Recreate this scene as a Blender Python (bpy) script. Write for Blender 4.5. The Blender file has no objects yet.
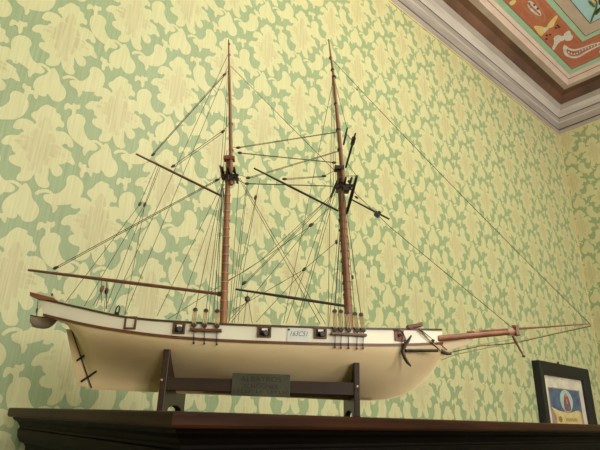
import bpy, bmesh, math, random
from mathutils import Vector, Matrix
random.seed(7)
C = bpy.context.scene
COL = C.collection
PI = math.pi

# ------------------------------------------------------------------ camera
F = 502.927
YAW, PITCH, ROLL = 0.6979221, 0.3651665, 0.0287498
fw = Vector((math.sin(YAW)*math.cos(PITCH), math.cos(YAW)*math.cos(PITCH), math.sin(PITCH)))
r0 = Vector((math.cos(YAW), -math.sin(YAW), 0)); u0 = r0.cross(fw)
rt = r0*math.cos(ROLL)+u0*math.sin(ROLL); up = -r0*math.sin(ROLL)+u0*math.cos(ROLL)
cam_d = bpy.data.cameras.new('camera'); cam = bpy.data.objects.new('camera', cam_d)
COL.objects.link(cam); C.camera = cam
cam_d.sensor_fit = 'HORIZONTAL'; cam_d.sensor_width = 36; cam_d.lens = F*36/600
cam_d.clip_start = 0.02
M = Matrix((rt, up, -fw)).transposed().to_4x4(); cam.matrix_world = M
cam_d.dof.use_dof = False

def ray(px, py): return rt*(px-300)+up*(225-py)+fw*F
# ------------------------------------------------------------------ places (metres, eye level is z = 0)
D = 1.40                       # main wall plane y
XR = 2.8128*D                  # right wall plane x
ZC = 1.84*D                    # ceiling
ZF = -1.52                     # floor
XL, YB = -2.2, -3.4            # left wall, back wall
TH = math.radians(39.4)
SD = Vector((math.cos(TH), -math.sin(TH), 0))   # ship's length, bow positive
TD = Vector((math.sin(TH), math.cos(TH), 0))    # across the ship, away from the room
G0 = 0.99                       # the ship's centre plane
CT = 0.0030                     # cabinet top height
def P(px, py, t=0.0):
    d = ray(px, py); p = d*((G0+t)/d.dot(TD))
    return Vector((p.dot(SD), t, p.z))
def W(s, t, z): return SD*s+TD*(G0+t)+Vector((0, 0, z))
def pix(v):            # ship coords -> pixel
    w = W(*v); k = F/w.dot(fw); return 300+w.dot(rt)*k, 225-w.dot(up)*k
ORG = W(0, 0, CT)      # ship root
SHIPROT = -TH
def L(v): return Vector((v[0], v[1], v[2]-CT))   # ship coords -> root-local coordinates

# ------------------------------------------------------------------ materials
def srgb(c):
    return tuple((x/255/12.92 if x/255 <= .04045 else ((x/255+.055)/1.055)**2.4) for x in c)+(1,)
def mat(name, c, rough=.5, metal=0, c2=None, scale=20, stretch=(1,1,1), bump=0, coat=0, spec=.5, detail=4):
    m = bpy.data.materials.new(name); m.use_nodes = True; n = m.node_tree; b = n.nodes['Principled BSDF']
    b.inputs['Roughness'].default_value = rough; b.inputs['Metallic'].default_value = metal
    b.inputs['Coat Weight'].default_value = coat; b.inputs['Specular IOR Level'].default_value = spec
    b.inputs['Base Color'].default_value = srgb(c)
    tc = n.nodes.new('ShaderNodeTexCoord'); mp = n.nodes.new('ShaderNodeMapping'); no = n.nodes.new('ShaderNodeTexNoise')
    mp.inputs['Scale'].default_value = stretch; no.inputs['Scale'].default_value = scale; no.inputs['Detail'].default_value = detail
    n.links.new(tc.outputs['Object'], mp.inputs[0]); n.links.new(mp.outputs[0], no.inputs[0])
    if c2 is None: c2 = tuple(x*.86 for x in c)
    mx = n.nodes.new('ShaderNodeMix'); mx.data_type = 'RGBA'
    cr = n.nodes.new('ShaderNodeMapRange'); cr.inputs[1].default_value = .3; cr.inputs[2].default_value = .7
    n.links.new(no.outputs[0], cr.inputs[0]); n.links.new(cr.outputs[0], mx.inputs[0])
    mx.inputs[6].default_value = srgb(c); mx.inputs[7].default_value = srgb(c2)
    n.links.new(mx.outputs[2], b.inputs['Base Color'])
    if bump:
        bp = n.nodes.new('ShaderNodeBump'); bp.inputs['Strength'].default_value = bump; bp.inputs['Distance'].default_value = .001
        n.links.new(no.outputs[0], bp.inputs['Height']); n.links.new(bp.outputs[0], b.inputs['Normal'])
    return m
def wallpaper(name, c, c2, rough):
    """satin cloth with fine upright threads"""
    m = mat(name, c, rough, 0, c2, 1.0, (230, 230, 7), spec=.5, detail=5)
    n = m.node_tree; b = n.nodes['Principled BSDF']
    nn = n.nodes.new('ShaderNodeTexNoise'); nn.inputs['Scale'].default_value = 900
    tc = n.nodes['Texture Coordinate']; n.links.new(tc.outputs['Object'], nn.inputs[0])
    bp = n.nodes.new('ShaderNodeBump'); bp.inputs['Strength'].default_value = .25; bp.inputs['Distance'].default_value = .0006
    n.links.new(nn.outputs[0], bp.inputs['Height']); n.links.new(bp.outputs[0], b.inputs['Normal'])
    return m
MT = dict(
 ground=wallpaper('wallpaper_green', (153,167,127), (137,151,111), .5),
 cream=wallpaper('wallpaper_cream', (203,199,154), (190,185,138), .48),
 hatch=wallpaper('wallpaper_hatched_cream', (201,193,150), (178,169,124), .48),
 edge=mat('yellow_braid', (226,208,150), .6),
 cornice=mat('painted_grey_cornice', (172,163,158), .6, 0, (146,137,133), 3, (1,1,9)),
 cornice_line=mat('dark_cornice_line', (78,66,62), .7),
 cornice_light=mat('pale_cornice', (204,198,194), .55, 0, (178,170,166), 3, (1,1,9)),
 frieze=mat('brown_frieze', (112,78,58), .6, 0, (66,48,38), 5),
 taupe=mat('taupe_paint', (212,192,182), .7, 0, (198,176,166), 8),
 mint=mat('mint_paint', (186,226,206), .7, 0, (172,214,192), 14),
 rust=mat('rust_paint', (212,132,106), .7, 0, (198,114,88), 12),
 gold=mat('yellow_paint', (250,214,120), .7, 0, (248,230,180), 25),
 white=mat('white_paint', (250,248,250), .7, 0, (222,218,228), 25),
 brownline=mat('brown_line_paint', (110,60,44), .7),
 pinkline=mat('pale_line_paint', (222,160,130), .7),
 sky=mat('blue_paint', (176,222,246), .7, 0, (196,228,244), 6),
 leafp=mat('leaf_green_paint', (110,132,62), .7, 0, (70,100,60), 20),
 plaster=mat('cream_plaster', (206,200,178), .8),
 plasterwall=mat('room_wall', (190,188,140), .8),
 floor=mat('dark_parquet', (92,62,42), .4, 0, (70,46,32), 6, (1,8,1)),
 hull=mat('cream_hull', (230,208,166), .36, 0, (218,190,146), 7, (1,1,3), spec=.5),
 bulwark=mat('cream_bulwark', (240,233,212), .35, 0, (234,225,200), 9),
 deck=mat('pale_deck', (196,164,116), .5, 0, (170,136,92), 12, (1,12,1)),
 wale=mat('brown_wale', (112,66,42), .45, 0, (92,54,34), 30, (1,1,4)),
 rail=mat('dark_rail', (84,56,40), .45, 0, (66,44,32), 40),
 capwood=mat('reddish_brown_wood', (136,78,50), .45, 0, (116,64,42), 30),
 mast=mat('mast_wood', (148,98,60), .45, 0, (116,74,44), 60, (1,1,.2)),
 boomw=mat('boom_wood', (112,72,50), .42, 0, (92,58,40), 60),
 bowsp=mat('bowsprit_wood', (150,90,56), .42, 0, (122,68,42), 40),
 dark=mat('dark_spar', (54,38,30), .5, 0, (42,30,24), 60),
 black=mat('black_iron', (24,18,16), .5),
 rope=mat('brown_thread', (84,70,44), .9, 0, (64,52,34), 300),
 ropel=mat('pale_thread', (190,172,130), .9, 0, (160,140,100), 300),
 hoop=mat('pale_hoop', (192,144,104), .6),
 deadeye=mat('dark_deadeye', (70,52,44), .5, 0, (50,38,32), 200),
 block=mat('brown_block', (84,58,38), .5, 0, (66,44,30), 200),
 blockr=mat('red_brown_block', (136,70,50), .5),
 port=mat('gun_port_wood', (104,68,44), .5, 0, (84,54,36), 100),
 portdark=mat('port_shadow', (38,28,22), .8),
 boat=mat('grey_boat', (172,158,140), .6, 0, (150,134,118), 60),
 iron=mat('grey_iron', (62,56,54), .4, .6),
 sticker=mat('white_sticker', (226,224,218), .7, 0, (218,214,206), 60),
 ink=mat('grey_ink', (120,122,134), .8),
 stand=mat('dark_stand_wood', (56,36,24), .42, 0, (40,27,20), 12, (1,1,4), spec=.4),
 brass=mat('dull_brass', (78,76,58), .5, .3, (62,60,46), 40),
 plate=mat('engraved_line', (46,42,32), .6, .2),
 nail=mat('brass_nail', (190,170,130), .3, .8),
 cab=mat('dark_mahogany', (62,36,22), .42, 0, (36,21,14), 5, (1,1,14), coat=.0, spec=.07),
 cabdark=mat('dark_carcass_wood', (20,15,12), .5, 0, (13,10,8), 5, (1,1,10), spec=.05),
 frame=mat('black_frame', (15,14,13), .6, 0, (24,22,21), 60, bump=.3),
 matt=mat('cream_mat', (224,216,198), .8),
 pblue=mat('print_blue', (56,74,110), .7, 0, (96,110,130), 30),
 phalo=mat('print_halo', (176,200,196), .7),
 pred=mat('print_red', (168,76,58), .7, 0, (140,60,60), 60),
 pskin=mat('print_skin', (200,150,118), .7),
 pscroll=mat('print_scroll', (214,196,142), .7, 0, (194,172,116), 30),
 ptext=mat('print_text', (166,126,66), .8),
 ppink=mat('print_pink', (176,146,128), .7, 0, (150,116,100), 40),
 lamp=None)

# ------------------------------------------------------------------ mesh helpers
class MB:
    def __init__(s): s.v = []; s.f = []; s.m = []; s.mi = 0
    def add(s, vs, fs):
        o = len(s.v); s.v += [tuple(v) for v in vs]
        for f in fs: s.f.append([i+o for i in f]); s.m.append(s.mi)
        return s
    def box(s, c, sz, rot=None):
        c = Vector(c); R_ = rot or Matrix.Identity(3)
        vs = [c+R_@Vector((sx*sz[0]/2, sy*sz[1]/2, sz_*sz[2]/2)) for sx in (-1,1) for sy in (-1,1) for sz_ in (-1,1)]
        return s.add(vs, [(0,1,3,2),(4,6,7,5),(0,4,5,1),(2,3,7,6),(0,2,6,4),(1,5,7,3)])
    def tube(s, pts, rad, n=8, squash=1.0):
        pts = [Vector(p) for p in pts]
        rad = rad if isinstance(rad, (list, tuple)) else [rad]*len(pts)
        vs = []; prev = None
        for i, p in enumerate(pts):
            d = (pts[min(i+1, len(pts)-1)]-pts[max(i-1, 0)]).normalized()
            a = d.orthogonal().normalized() if prev is None else (prev-d*prev.dot(d)).normalized()
            prev = a; b = d.cross(a)
            for k in range(n):
                an = 2*PI*k/n; vs.append(p+(a*math.cos(an)+b*math.sin(an)*squash)*rad[i])
        fs = []
        for i in range(len(pts)-1):
            for k in range(n):
                fs.append((i*n+k, i*n+(k+1)%n, (i+1)*n+(k+1)%n, (i+1)*n+k))
        fs.append(tuple(range(n-1, -1, -1))); fs.append(tuple((len(pts)-1)*n+k for k in range(n)))
        return s.add(vs, fs)
    def lathe(s, c, axis, prof, n=12):
        c = Vector(c); d = Vector(axis).normalized()
        return s.tube([c+d*h for h, r in prof], [max(r, 1e-5) for h, r in prof], n)
    def prism(s, poly, z0, z1, fn=lambda x, y, z: (x, y, z)):
        from mathutils.geometry import tessellate_polygon
        n = len(poly); vs = [fn(x, y, z0) for x, y in poly]+[fn(x, y, z1) for x, y in poly]
        tr = tessellate_polygon([[Vector((x, y, 0)) for x, y in poly]])
        fs = [tuple(t) for t in tr]+[tuple(i+n for i in reversed(t)) for t in tr]
        fs += [(i, (i+1)%n, (i+1)%n+n, i+n) for i in range(n)]
        return s.add(vs, fs)
    def build(s, name, mats, parent=None, smooth=False, bevel=0, recalc=True):
        me = bpy.data.meshes.new(name); me.from_pydata(s.v, [], s.f)
        mats = mats if isinstance(mats, (list, tuple)) else [mats]
        for m in mats: me.materials.append(m)
        for p, i in zip(me.polygons, s.m): p.material_index = i; p.use_smooth = smooth
        if recalc:
            bm = bmesh.new(); bm.from_mesh(me); bmesh.ops.recalc_face_normals(bm, faces=bm.faces); bm.to_mesh(me); bm.free()
        o = bpy.data.objects.new(name, me); COL.objects.link(o)
        if parent: o.parent = parent
        if bevel:
            b = o.modifiers.new('bevel', 'BEVEL'); b.width = bevel; b.segments = 2; b.limit_method = 'ANGLE'
        if smooth:
            try: me.set_sharp_from_angle(angle=math.radians(40))
            except Exception: pass
        return o
def tag(o, label=None, cat=None, group=None, kind=None):
    if label: o['label'] = label
    if cat: o['category'] = cat
    if group: o['group'] = group
    if kind: o['kind'] = kind
    return o
def empty(name, loc, rz=0, parent=None):
    o = bpy.data.objects.new(name, None); o.empty_display_size = .02; COL.objects.link(o)
    o.location = loc; o.rotation_euler = (0, 0, rz)
    if parent: o.parent = parent
    return o
def struct(mb, name, mats, **k): return tag(mb.build(name, mats, **k), kind='structure')
def smoothpoly(pts, it=2):
    for _ in range(it):
        q = []
        for i in range(len(pts)):
            a = pts[i]; b = pts[(i+1) % len(pts)]
            q.append((a[0]*.75+b[0]*.25, a[1]*.75+b[1]*.25)); q.append((a[0]*.25+b[0]*.75, a[1]*.25+b[1]*.75))
        pts = q
    return pts

# ------------------------------------------------------------------ the damask motif (metres, about the flower's centre)
def wl(px, py, ax, vc):
    d = ray(px, py); d = d/d.y; return ((d.x-ax)*D, (d.z-vc)*D)
def trace(crop, ax, vc):  return [wl(ox+x/s, oy+y/s, ax, vc) for (ox, oy, s, pts) in crop for x, y in pts]
A0, V0 = .1605, .490
A1, V1 = .2990, .623
flower = trace([(0, 95, 7.5, [(330,62),(362,78),(398,95),(388,118),(432,138),(425,172),(458,200),(445,238),(412,218),(385,240),(402,262),(445,258),(495,292),(522,340),(522,378),(488,378),(475,350),(445,350),(432,372),(480,395),(515,425)]),
   (0, 140, 7.5, [(500,90),(540,165),(515,172),(478,145),(440,168),(402,160),(442,200),(435,242),(400,258),(368,242),(352,200),(338,185),(338,235),(328,275),(348,312),(325,342),(268,330),(240,290),(233,235),(222,242),(205,275),(150,292),(98,282),(105,245),(135,220),(138,182),(98,176),(42,140),(50,98),(100,92),(88,78),(58,48)]),
   (0, 95, 7.5, [(75,398),(60,355),(2,356),(-18,330),(38,282),(120,290),(130,270),(160,260),(138,235),(120,247),(72,232),(80,208),(110,168),(160,164),(210,180),(240,212),(252,188),(208,150),(215,120),(258,108),(280,84),(308,68)])], A0, V0)
fleur = trace([(60, 120, 7.5, [(350,176),(370,208),(384,235),(390,285),(420,315),(438,360),(420,412),(380,432),(340,420),(325,385),(305,372),(305,398),(270,402),(235,378),(212,330),(230,280),(265,250),(302,235),(322,200)])], A1, V1)
stem = trace([(60, 120, 7.5, [(330,235),(312,205),(280,178),(240,172),(242,155),(285,160),(325,190),(345,225)])], A1, V1)
comma = [wl(x, y, A0, V0) for x, y in [(48,190.7),(40,192),(39.6,194.5),(41.3,198.3),(46.7,201),(50,202),(58,202.3),(68.7,201),(75.6,195.6),(79.7,187.3),(79,180),(73,173.2),(66,172.4),(62.3,176.7),(63.3,182),(59.3,187.3),(54,191.1)]]
bit = trace([(60, 120, 7.5, [(175,222),(192,215),(222,215),(222,235),(205,245),(195,272),(182,268),(178,245)])], A1, V1)
sprig = trace([(60, 120, 7.5, [(150,320),(170,345),(200,345),(195,372),(235,372),(248,400),(238,440),(222,432),(210,400),(180,405),(175,440),(150,448),(145,405),(160,380),(135,355),(138,340)])], A1, V1)
def mir(p): return [(-x, y) for x, y in reversed(p)]
# inner contour lines, a little darker, woven inside the flower and the scrolls
MOTIF = [smoothpoly(flower, 1), smoothpoly(fleur, 2), smoothpoly(stem, 1), smoothpoly(mir(stem), 1),
         smoothpoly(comma, 2), smoothpoly(mir(comma), 2), smoothpoly(bit, 1), smoothpoly(mir(bit), 1), smoothpoly(sprig, 1), smoothpoly(mir(sprig), 1)]
def shrink(p, kx, ky, dy=0):
    return [(x*kx, y*ky+dy) for x, y in p]
MOTIF += [shrink(MOTIF[0], .42, .72, 0), shrink(MOTIF[0], .72, .30, -.005)]
HATCHED = {10, 11}
def swell(p, d=.0004):
    q = []; n = len(p); area_ = sum(p[i][0]*p[(i+1) % n][1]-p[(i+1) % n][0]*p[i][1] for i in range(n)); sg = 1 if area_ > 0 else -1
    for i in range(n):
        a, c = Vector(p[i-1]), Vector(p[(i+1) % n]); t = (c-a); t = t.normalized() if t.length > 0 else t
        q.append((p[i][0]+t.y*d*sg, p[i][1]-t.x*d*sg))
    return q
MOTIF = [swell([(x*1.02, y*1.02) for x, y in m_]) if i_ < 8 else m_ if i_ < 10 else m_ for i_, m_ in enumerate(MOTIF)]
PX, PZ = .1312*D, .2655*D

def papered_wall(name, u0_, u1_, z0, z1, fn, colx0):
    """a wall in the (u, z) plane: backing sheet plus the damask figures woven 0.4 mm proud of it; fn(u, z, depth) -> xyz"""
    from mathutils.geometry import tessellate_polygon
    b = MB(); b.mi = 0
    th = .12
    vs = [fn(u, z, d) for d in (0, -th) for u, z in ((u0_, z0), (u1_, z0), (u1_, z1), (u0_, z1))]
    b.add(vs, [(0,1,2,3),(7,6,5,4),(0,4,5,1),(1,5,6,2),(2,6,7,3),(3,7,4,0)])
    b.mi = 1
    tris = [tessellate_polygon([[Vector((x, y, 0)) for x, y in p]]) for p in MOTIF]
    k0 = int((u0_-colx0)/PX)-2; k1 = int((u1_-colx0)/PX)+2
    for k in range(k0, k1+1):
        cx = colx0+k*PX; vz = (V0-.002 if k % 2 == 0 else V1+.003)*D
        j0 = int((z0-vz)/PZ)-2; j1 = int((z1-vz)/PZ)+2
        for j in range(j0, j1+1):
            cz = vz+j*PZ
            for ip, (p, tr) in enumerate(zip(MOTIF, tris)):
                q = [(cx+x, cz+y) for x, y in p]
                if all(x < u0_ or x > u1_ for x, y in q) or all(y < z0 or y > z1 for x, y in q): continue
                q = [(min(max(x, u0_), u1_), min(max(y, z0), z1)) for x, y in q]
                b.mi = 2 if ip in HATCHED else 1
                b.add([fn(x, y, .0004+.00008*ip) for x, y in q], [tuple(t) for t in tr])
    o = struct(b, name, [MT['ground'], MT['cream'], MT['hatch']], recalc=False)
    # make every face look into the room
    bm = bmesh.new(); bm.from_mesh(o.data)
    nrm = (Vector(fn(0, 0, 1))-Vector(fn(0, 0, 0)))
    for f in bm.faces:
        if f.material_index >= 1 and f.normal.dot(nrm) < 0: f.normal_flip()
    bm.to_mesh(o.data); bm.free()
    return o
ZW = 1.594*D      # bottom of the cornice
papered_wall('wall_back', XL, XR, ZF, ZC, lambda u, z, d: (u, D-d, z), (A0+.0065)*D)
papered_wall('wall_right', YB, D, ZF, ZC, lambda u, z, d: (XR-d, u, z), D-.05)
b = MB(); b.box((XL-.06, (YB+D)/2, (ZF+ZC)/2), (.12, D-YB, ZC-ZF)); struct(b, 'wall_left', MT['plasterwall'])
b = MB(); b.box(((XL+XR)/2, (YB+D)/2, ZF-.05), (XR-XL+.24, D-YB+.24, .1)); struct(b, 'floor', MT['floor'])
# front wall (behind the camera) with two tall window openings
FW = MB(); wins = [(-.9, .5), (1.5, 2.9)]; wz0, wz1 = ZF+.6, ZC-.55
wz0 = .1
xs = [XL, wins[0][0], wins[0][1], wins[1][0], wins[1][1], XR]
for i in range(0, 6, 2): FW.box(((xs[i]+xs[i+1])/2, YB-.06, (ZF+ZC)/2), (xs[i+1]-xs[i], .12, ZC-ZF))
for a, c in wins:
    FW.box(((a+c)/2, YB-.06, (ZF+wz0)/2), (c-a, .12, wz0-ZF)); FW.box(((a+c)/2, YB-.06, (wz1+ZC)/2), (c-a, .12, ZC-wz1))
struct(FW, 'wall_front', MT['plasterwall'])
for i, (a, c) in enumerate(wins):
    w = MB(); m = (a+c)/2
    for x in (a+.03, c-.03, m): w.box((x, YB-.05, (wz0+wz1)/2), (.06, .06, wz1-wz0))
    for z in (wz0+.03, wz1-.03, wz0+(wz1-wz0)*.66): w.box((m, YB-.05, z), (c-a, .06, .06))
    struct(w, 'window_%d' % (i+1), MT['white'])

# ------------------------------------------------------------------ cornice and painted ceiling
def ring(b, e0, z0, e1, z1):
    """one band of the cornice between inset e0 at height z0 and inset e1 at height z1, mitred round the room"""
    def cr(e, z): return [(XL+e, D-e, z), (XR-e, D-e, z), (XR-e, YB+e, z), (XL+e, YB+e, z)]
    A = cr(e0, z0); B = cr(e1, z1)
    for i in range(4):
        j = (i+1) % 4; b.add([A[i], A[j], B[j], B[i]], [(0,1,2,3)])
prof = [(0,1.594,0),(.004,1.594,0),(.004,1.600,0),(.010,1.608,1),(.012,1.620,1),(.012,1.628,2),(.020,1.640,1),(.022,1.660,1),(.026,1.664,3),(.026,1.672,1),(.032,1.684,1),
        (.033,1.690,2),(.034,1.700,3),(.042,1.712,3),(.052,1.724,3),(.060,1.738,1),(.066,1.749,1),(.070,1.752,4),(.090,1.790,4),(.118,1.800,4),(.148,1.800,5),(.150,1.806,5),(.164,1.822,5),(.166,1.825,6),(.178,1.840,5)]
cm = [MT['edge'], MT['cornice'], MT['cornice_line'], MT['cornice_light'], MT['frieze'], MT['taupe'], MT['brownline']]
b = MB()
for (e0, z0, _), (e1, z1, mi) in zip(prof, prof[1:]): b.mi = mi; ring(b, e0*D, z0*D, e1*D, z1*D)
struct(b, 'trim_1', cm, recalc=False)
b = MB()
b.mi = 0; b.box(((XL+XR)/2, (YB+D)/2, ZC+.05), (XR-XL+.24, D-YB+.24, .1))
def exof(e):      # the panel sits a little further from the right wall than from the papered wall
    return lerp_([(.178,.178),(.205,.214),(.336,.398),(.362,.43),(.414,.506),(.5,.6)], e)
def lerp_(tab, x):
    for (a, ya), (c, yc) in zip(tab, tab[1:]):
        if x <= c: return ya+(yc-ya)*(x-a)/(c-a)
    return tab[-1][1]
def band(e0, e1, mi, dz):
    b.mi = mi
    def cr(e): return [(XL+e*D, D-e*D, ZC-dz), (XR-exof(e)*D, D-e*D, ZC-dz), (XR-exof(e)*D, YB+e*D, ZC-dz), (XL+e*D, YB+e*D, ZC-dz)]
    A = cr(e0); B = cr(e1)
    for i in range(4):
        j = (i+1) % 4; b.add([A[i], A[j], B[j], B[i]], [(0,1,2,3)])
band(.178, .205, 1, .001); band(.205, .207, 3, .001); band(.207, .336, 2, .001); band(.336, .360, 1, .001); band(.360, .363, 3, .001); band(.363, .414, 4, .001)
b.mi = 5; ex = .414*D; exr = exof(.414)*D
b.add([(XL+ex, D-ex, ZC-.001), (XR-exr, D-ex, ZC-.001), (XR-exr, YB+ex, ZC-.001), (XL+ex, YB+ex, ZC-.001)], [(0,1,2,3)])
band(.219, .221, 9, .0015); band(.323, .325, 9, .0015); band(.411, .414, 3, .0015)
def cpix(pts, s=6.0, ox=500, oy=0, it=1, d=.002):
    q = []
    for x, y in pts:
        r = ray(ox+x/s, oy+y/s); r = r*(ZC/r.z); q.append((r.x, r.y))
    return smoothpoly(q, it) if it else q
from mathutils.geometry import tessellate_polygon
def paint(pts, mi, dz=.003, it=1, **k):
    q = cpix(pts, it=it, **k); tr = tessellate_polygon([[Vector((x, y, 0)) for x, y in q]])
    b.mi = mi; b.add([(x, y, ZC-dz) for x, y in q], [tuple(t) for t in tr])
def stripe(pts, w, mi, dz=.003, closed=False, **k):
    q = [Vector((x, y, 0)) for x, y in cpix(pts, it=0, **k)]
    b.mi = mi
    for p0, p1 in zip(q, q[1:]+([q[0]] if closed else [])):
        d = (p1-p0).normalized(); nn = Vector((-d.y, d.x, 0))*w/2; z = Vector((0, 0, ZC-dz))
        b.add([p0+nn+z, p1+nn+z, p1-nn+z, p0-nn+z], [(0,1,2,3)])
# leaf cartouche, moths, curved cartouche, blue field twig
paint([(128,0),(140,-30),(175,-45),(205,-20),(235,30),(262,70),(275,105),(268,135),(235,112),(190,88),(150,60),(130,30)], 9, .0022)
paint([(136,2),(146,-22),(175,-34),(200,-12),(228,34),(254,72),(266,105),(262,122),(235,104),(190,80),(156,52),(138,26)], 2, .0026)
paint([(160,10),(185,0),(215,30),(240,60),(252,95),(225,92),(190,70),(168,40)], 7, .003)
for x, y in [(175,18),(188,40),(205,28),(212,60),(226,50),(232,80)]: paint([(x-9,y-3),(x+2,y-8),(x+9,y+3),(x-2,y+8)], 8, .0034)
stripe([(160,10),(240,88)], .010, 2, .0036)
def moth(body, w1, w2, w3, mi):
    for i, w in enumerate((w1, w2, w3, body)): paint(w, mi, .003+.0001*i)
moth([(262,170),(290,150),(300,160),(280,185),(255,205),(250,195)], [(200,158),(215,150),(262,158),(275,172),(255,200),(240,212),(228,200),(215,180)],
     [(280,155),(300,125),(340,85),(348,100),(330,130),(320,160),(290,168)], [(240,185),(262,190),(255,212),(238,214)], 6)
paint([(262,165),(280,158),(276,178),(258,186)], 7, .0036)
moth([(350,225),(375,212),(395,215),(385,240),(360,248)], [(320,220),(350,205),(375,218),(365,240),(340,270),(322,302),(310,290),(325,255)],
     [(380,205),(400,185),(420,180),(425,205),(440,215),(430,240),(400,245),(385,235)], [(340,235),(365,245),(345,262)], 7)
paint([(50,15),(80,-5),(100,0),(85,25),(65,32)], 6, .003)
for x, y in [(280,210),(300,205),(278,232),(345,150),(355,160),(335,165)]: paint([(x-10,y),(x,y-7),(x+10,y+2),(x,y+8)], 10, .003)
S1 = [(385,265),(376,285),(382,320),(400,340),(440,350),(475,345),(520,315),(560,292),(600,275),(640,262),(640,240),(600,250),(545,262),(500,280),(450,295),(420,290),(400,275)]
paint(S1, 7, .0024, 2); paint([(400,288),(398,315),(420,333),(445,338),(472,332),(520,302),(600,266),(640,256),(640,250),(600,258),(545,270),(500,290),(450,306),(420,302)], 2, .0028, 2)
for x, y in [(412,312),(428,320),(446,322),(462,318),(478,308),(495,298),(512,291),(530,284),(548,278),(566,272),(586,266)]: paint([(x-7,y+1),(x,y-7),(x+7,y-1),(x,y+7)], 7, .0034)
for x, y in [(420,312),(437,316),(455,316),(470,310),(504,291),(539,278),(575,266)]: paint([(x-4,y+1),(x,y-4),(x+4,y-1),(x,y+4)], 8, .0036)
paint([(592,305),(600,300),(620,310),(600,322)], 7, .003)
# the painted blue field: twig and leaves
stripe([(545,130),(560,90),(575,55),(580,20),(560,-20)], .012, 11, .003); stripe([(560,90),(600,45),(640,10)], .010, 11, .003)
paint([(525,-5),(550,10),(572,35),(565,45),(540,25)], 11, .003); paint([(545,0),(555,-10),(575,10),(570,20)], 6, .0034)
paint([(575,60),(600,40),(605,60),(585,85),(570,90)], 11, .003); paint([(590,-5),(602,-10),(605,20),(592,30)], 8, .003)
struct(b, 'ceiling', [MT['plaster'], MT['mint'], MT['rust'], MT['cornice_line'], MT['taupe'], MT['sky'], MT['gold'], MT['white'], MT['brownline'], MT['pinkline'], MT['brownline'], MT['leafp']], recalc=False)
# braid along the corner of the papered walls
b = MB(); b.box((XR-.003, D-.003, (ZF+ZW)/2), (.006, .006, ZW-ZF)); struct(b, 'trim_2', MT['edge'])

# ------------------------------------------------------------------ cabinet
CX0, CY0, CY1, CX1 = .2852, .554, 1.34, 2.3
cabn = empty('cabinet', ((CX0+CX1)/2, (CY0+CY1)/2, ZF)); co = Vector(cabn.location)
tag(cabn, 'long dark mahogany cabinet carrying the model ship, with a stepped moulding under its top', 'cabinet')
def cl(x, y, z): return Vector((x, y, z))-co
def crown(b, prof, cap=True):
    rows = []
    for e, z in prof: rows.append([cl(CX0+e, CY0+e, CT+z), cl(CX1-e, CY0+e, CT+z), cl(CX1-e, CY1, CT+z), cl(CX0+e, CY1, CT+z)])
    vs = [v for r in rows for v in r]; fs = []
    for i in range(len(rows)-1):
        for k in range(4): fs.append((i*4+k, i*4+(k+1) % 4, (i+1)*4+(k+1) % 4, (i+1)*4+k))
    fs += [(3,2,1,0), tuple(4*(len(rows)-1)+k for k in range(4))]
    b.add(vs, fs)
b = MB(); crown(b, [(.003,0),(.0008,-.0012),(0,-.004),(0,-.0145),(.0015,-.0175),(.004,-.019)]); b.build('cabinet_top', MT['cab'], cabn)
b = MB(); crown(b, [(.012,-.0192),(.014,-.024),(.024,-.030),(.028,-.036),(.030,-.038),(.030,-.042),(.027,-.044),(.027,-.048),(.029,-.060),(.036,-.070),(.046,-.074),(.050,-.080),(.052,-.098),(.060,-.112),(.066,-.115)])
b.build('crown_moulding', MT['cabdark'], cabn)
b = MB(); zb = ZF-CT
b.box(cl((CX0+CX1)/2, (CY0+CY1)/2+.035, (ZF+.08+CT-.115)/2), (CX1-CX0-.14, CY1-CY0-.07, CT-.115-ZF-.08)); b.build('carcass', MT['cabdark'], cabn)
b = MB(); b.box(cl((CX0+CX1)/2, (CY0+CY1)/2+.03, ZF+.04), (CX1-CX0-.10, CY1-CY0-.06, .08)); b.build('plinth', MT['cab'], cabn)
for i in range(4):
    w = (CX1-CX0-.16)/4; x = CX0+.08+w*(i+.5)
    b = MB(); b.box(cl(x, CY0+.062, (ZF+.1+CT-.15)/2), (w-.008, .02, CT-.15-ZF-.1)); d = b.build('door', MT['cab'], cabn, bevel=.003)
    k = MB(); k.lathe(cl(x+(w/2-.04)*(1 if i % 2 == 0 else -1), CY0+.052, -.75), (0,-1,0), [(0,.004),(.012,.004),(.016,.011),(.024,.012),(.029,.006)]); k.build('door_knob', MT['nail'], d, smooth=True)

# ------------------------------------------------------------------ framed print on the wall
def wy(px, py, y): d = ray(px, py); return d*(y/d.y)
yf = D-.045
tl = wy(538.8, 359.6, yf); tr_ = wy(588.5, 369.6, yf)
fw_ = tr_.x-tl.x; ftop = (tl.z+tr_.z)/2; fh = fw_*1.28; fcx = (tl.x+tr_.x)/2
pic = empty('framed_print', (fcx, D-.001, ftop-fh/2)); bw = fw_*.108
tag(pic, 'black framed religious print with cream mat hanging low on the papered wall', 'picture')
def bordr(b, w, h, t, y0, y1, bev=0):
    o_ = [(-w/2, -h/2), (w/2, -h/2), (w/2, h/2), (-w/2, h/2)]; i_ = [(-w/2+t, -h/2+t), (w/2-t, -h/2+t), (w/2-t, h/2-t), (-w/2+t, h/2-t)]
    vs = [(x, y0, z) for x, z in o_]+[(x, y1, z) for x, z in o_]+[(x, y1+bev, z) for x, z in i_]+[(x, y0, z) for x, z in i_]
    fs = []
    for k in range(4):
        j = (k+1) % 4; fs += [(k, j, 4+j, 4+k), (4+k, 4+j, 8+j, 8+k), (8+k, 8+j, 12+j, 12+k), (12+k, 12+j, j, k)]
    b.add(vs, fs)
b = MB(); bordr(b, fw_, fh, bw, 0, -.044, .014); b.build('picture_frame', MT['frame'], pic, bevel=.003)
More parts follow.
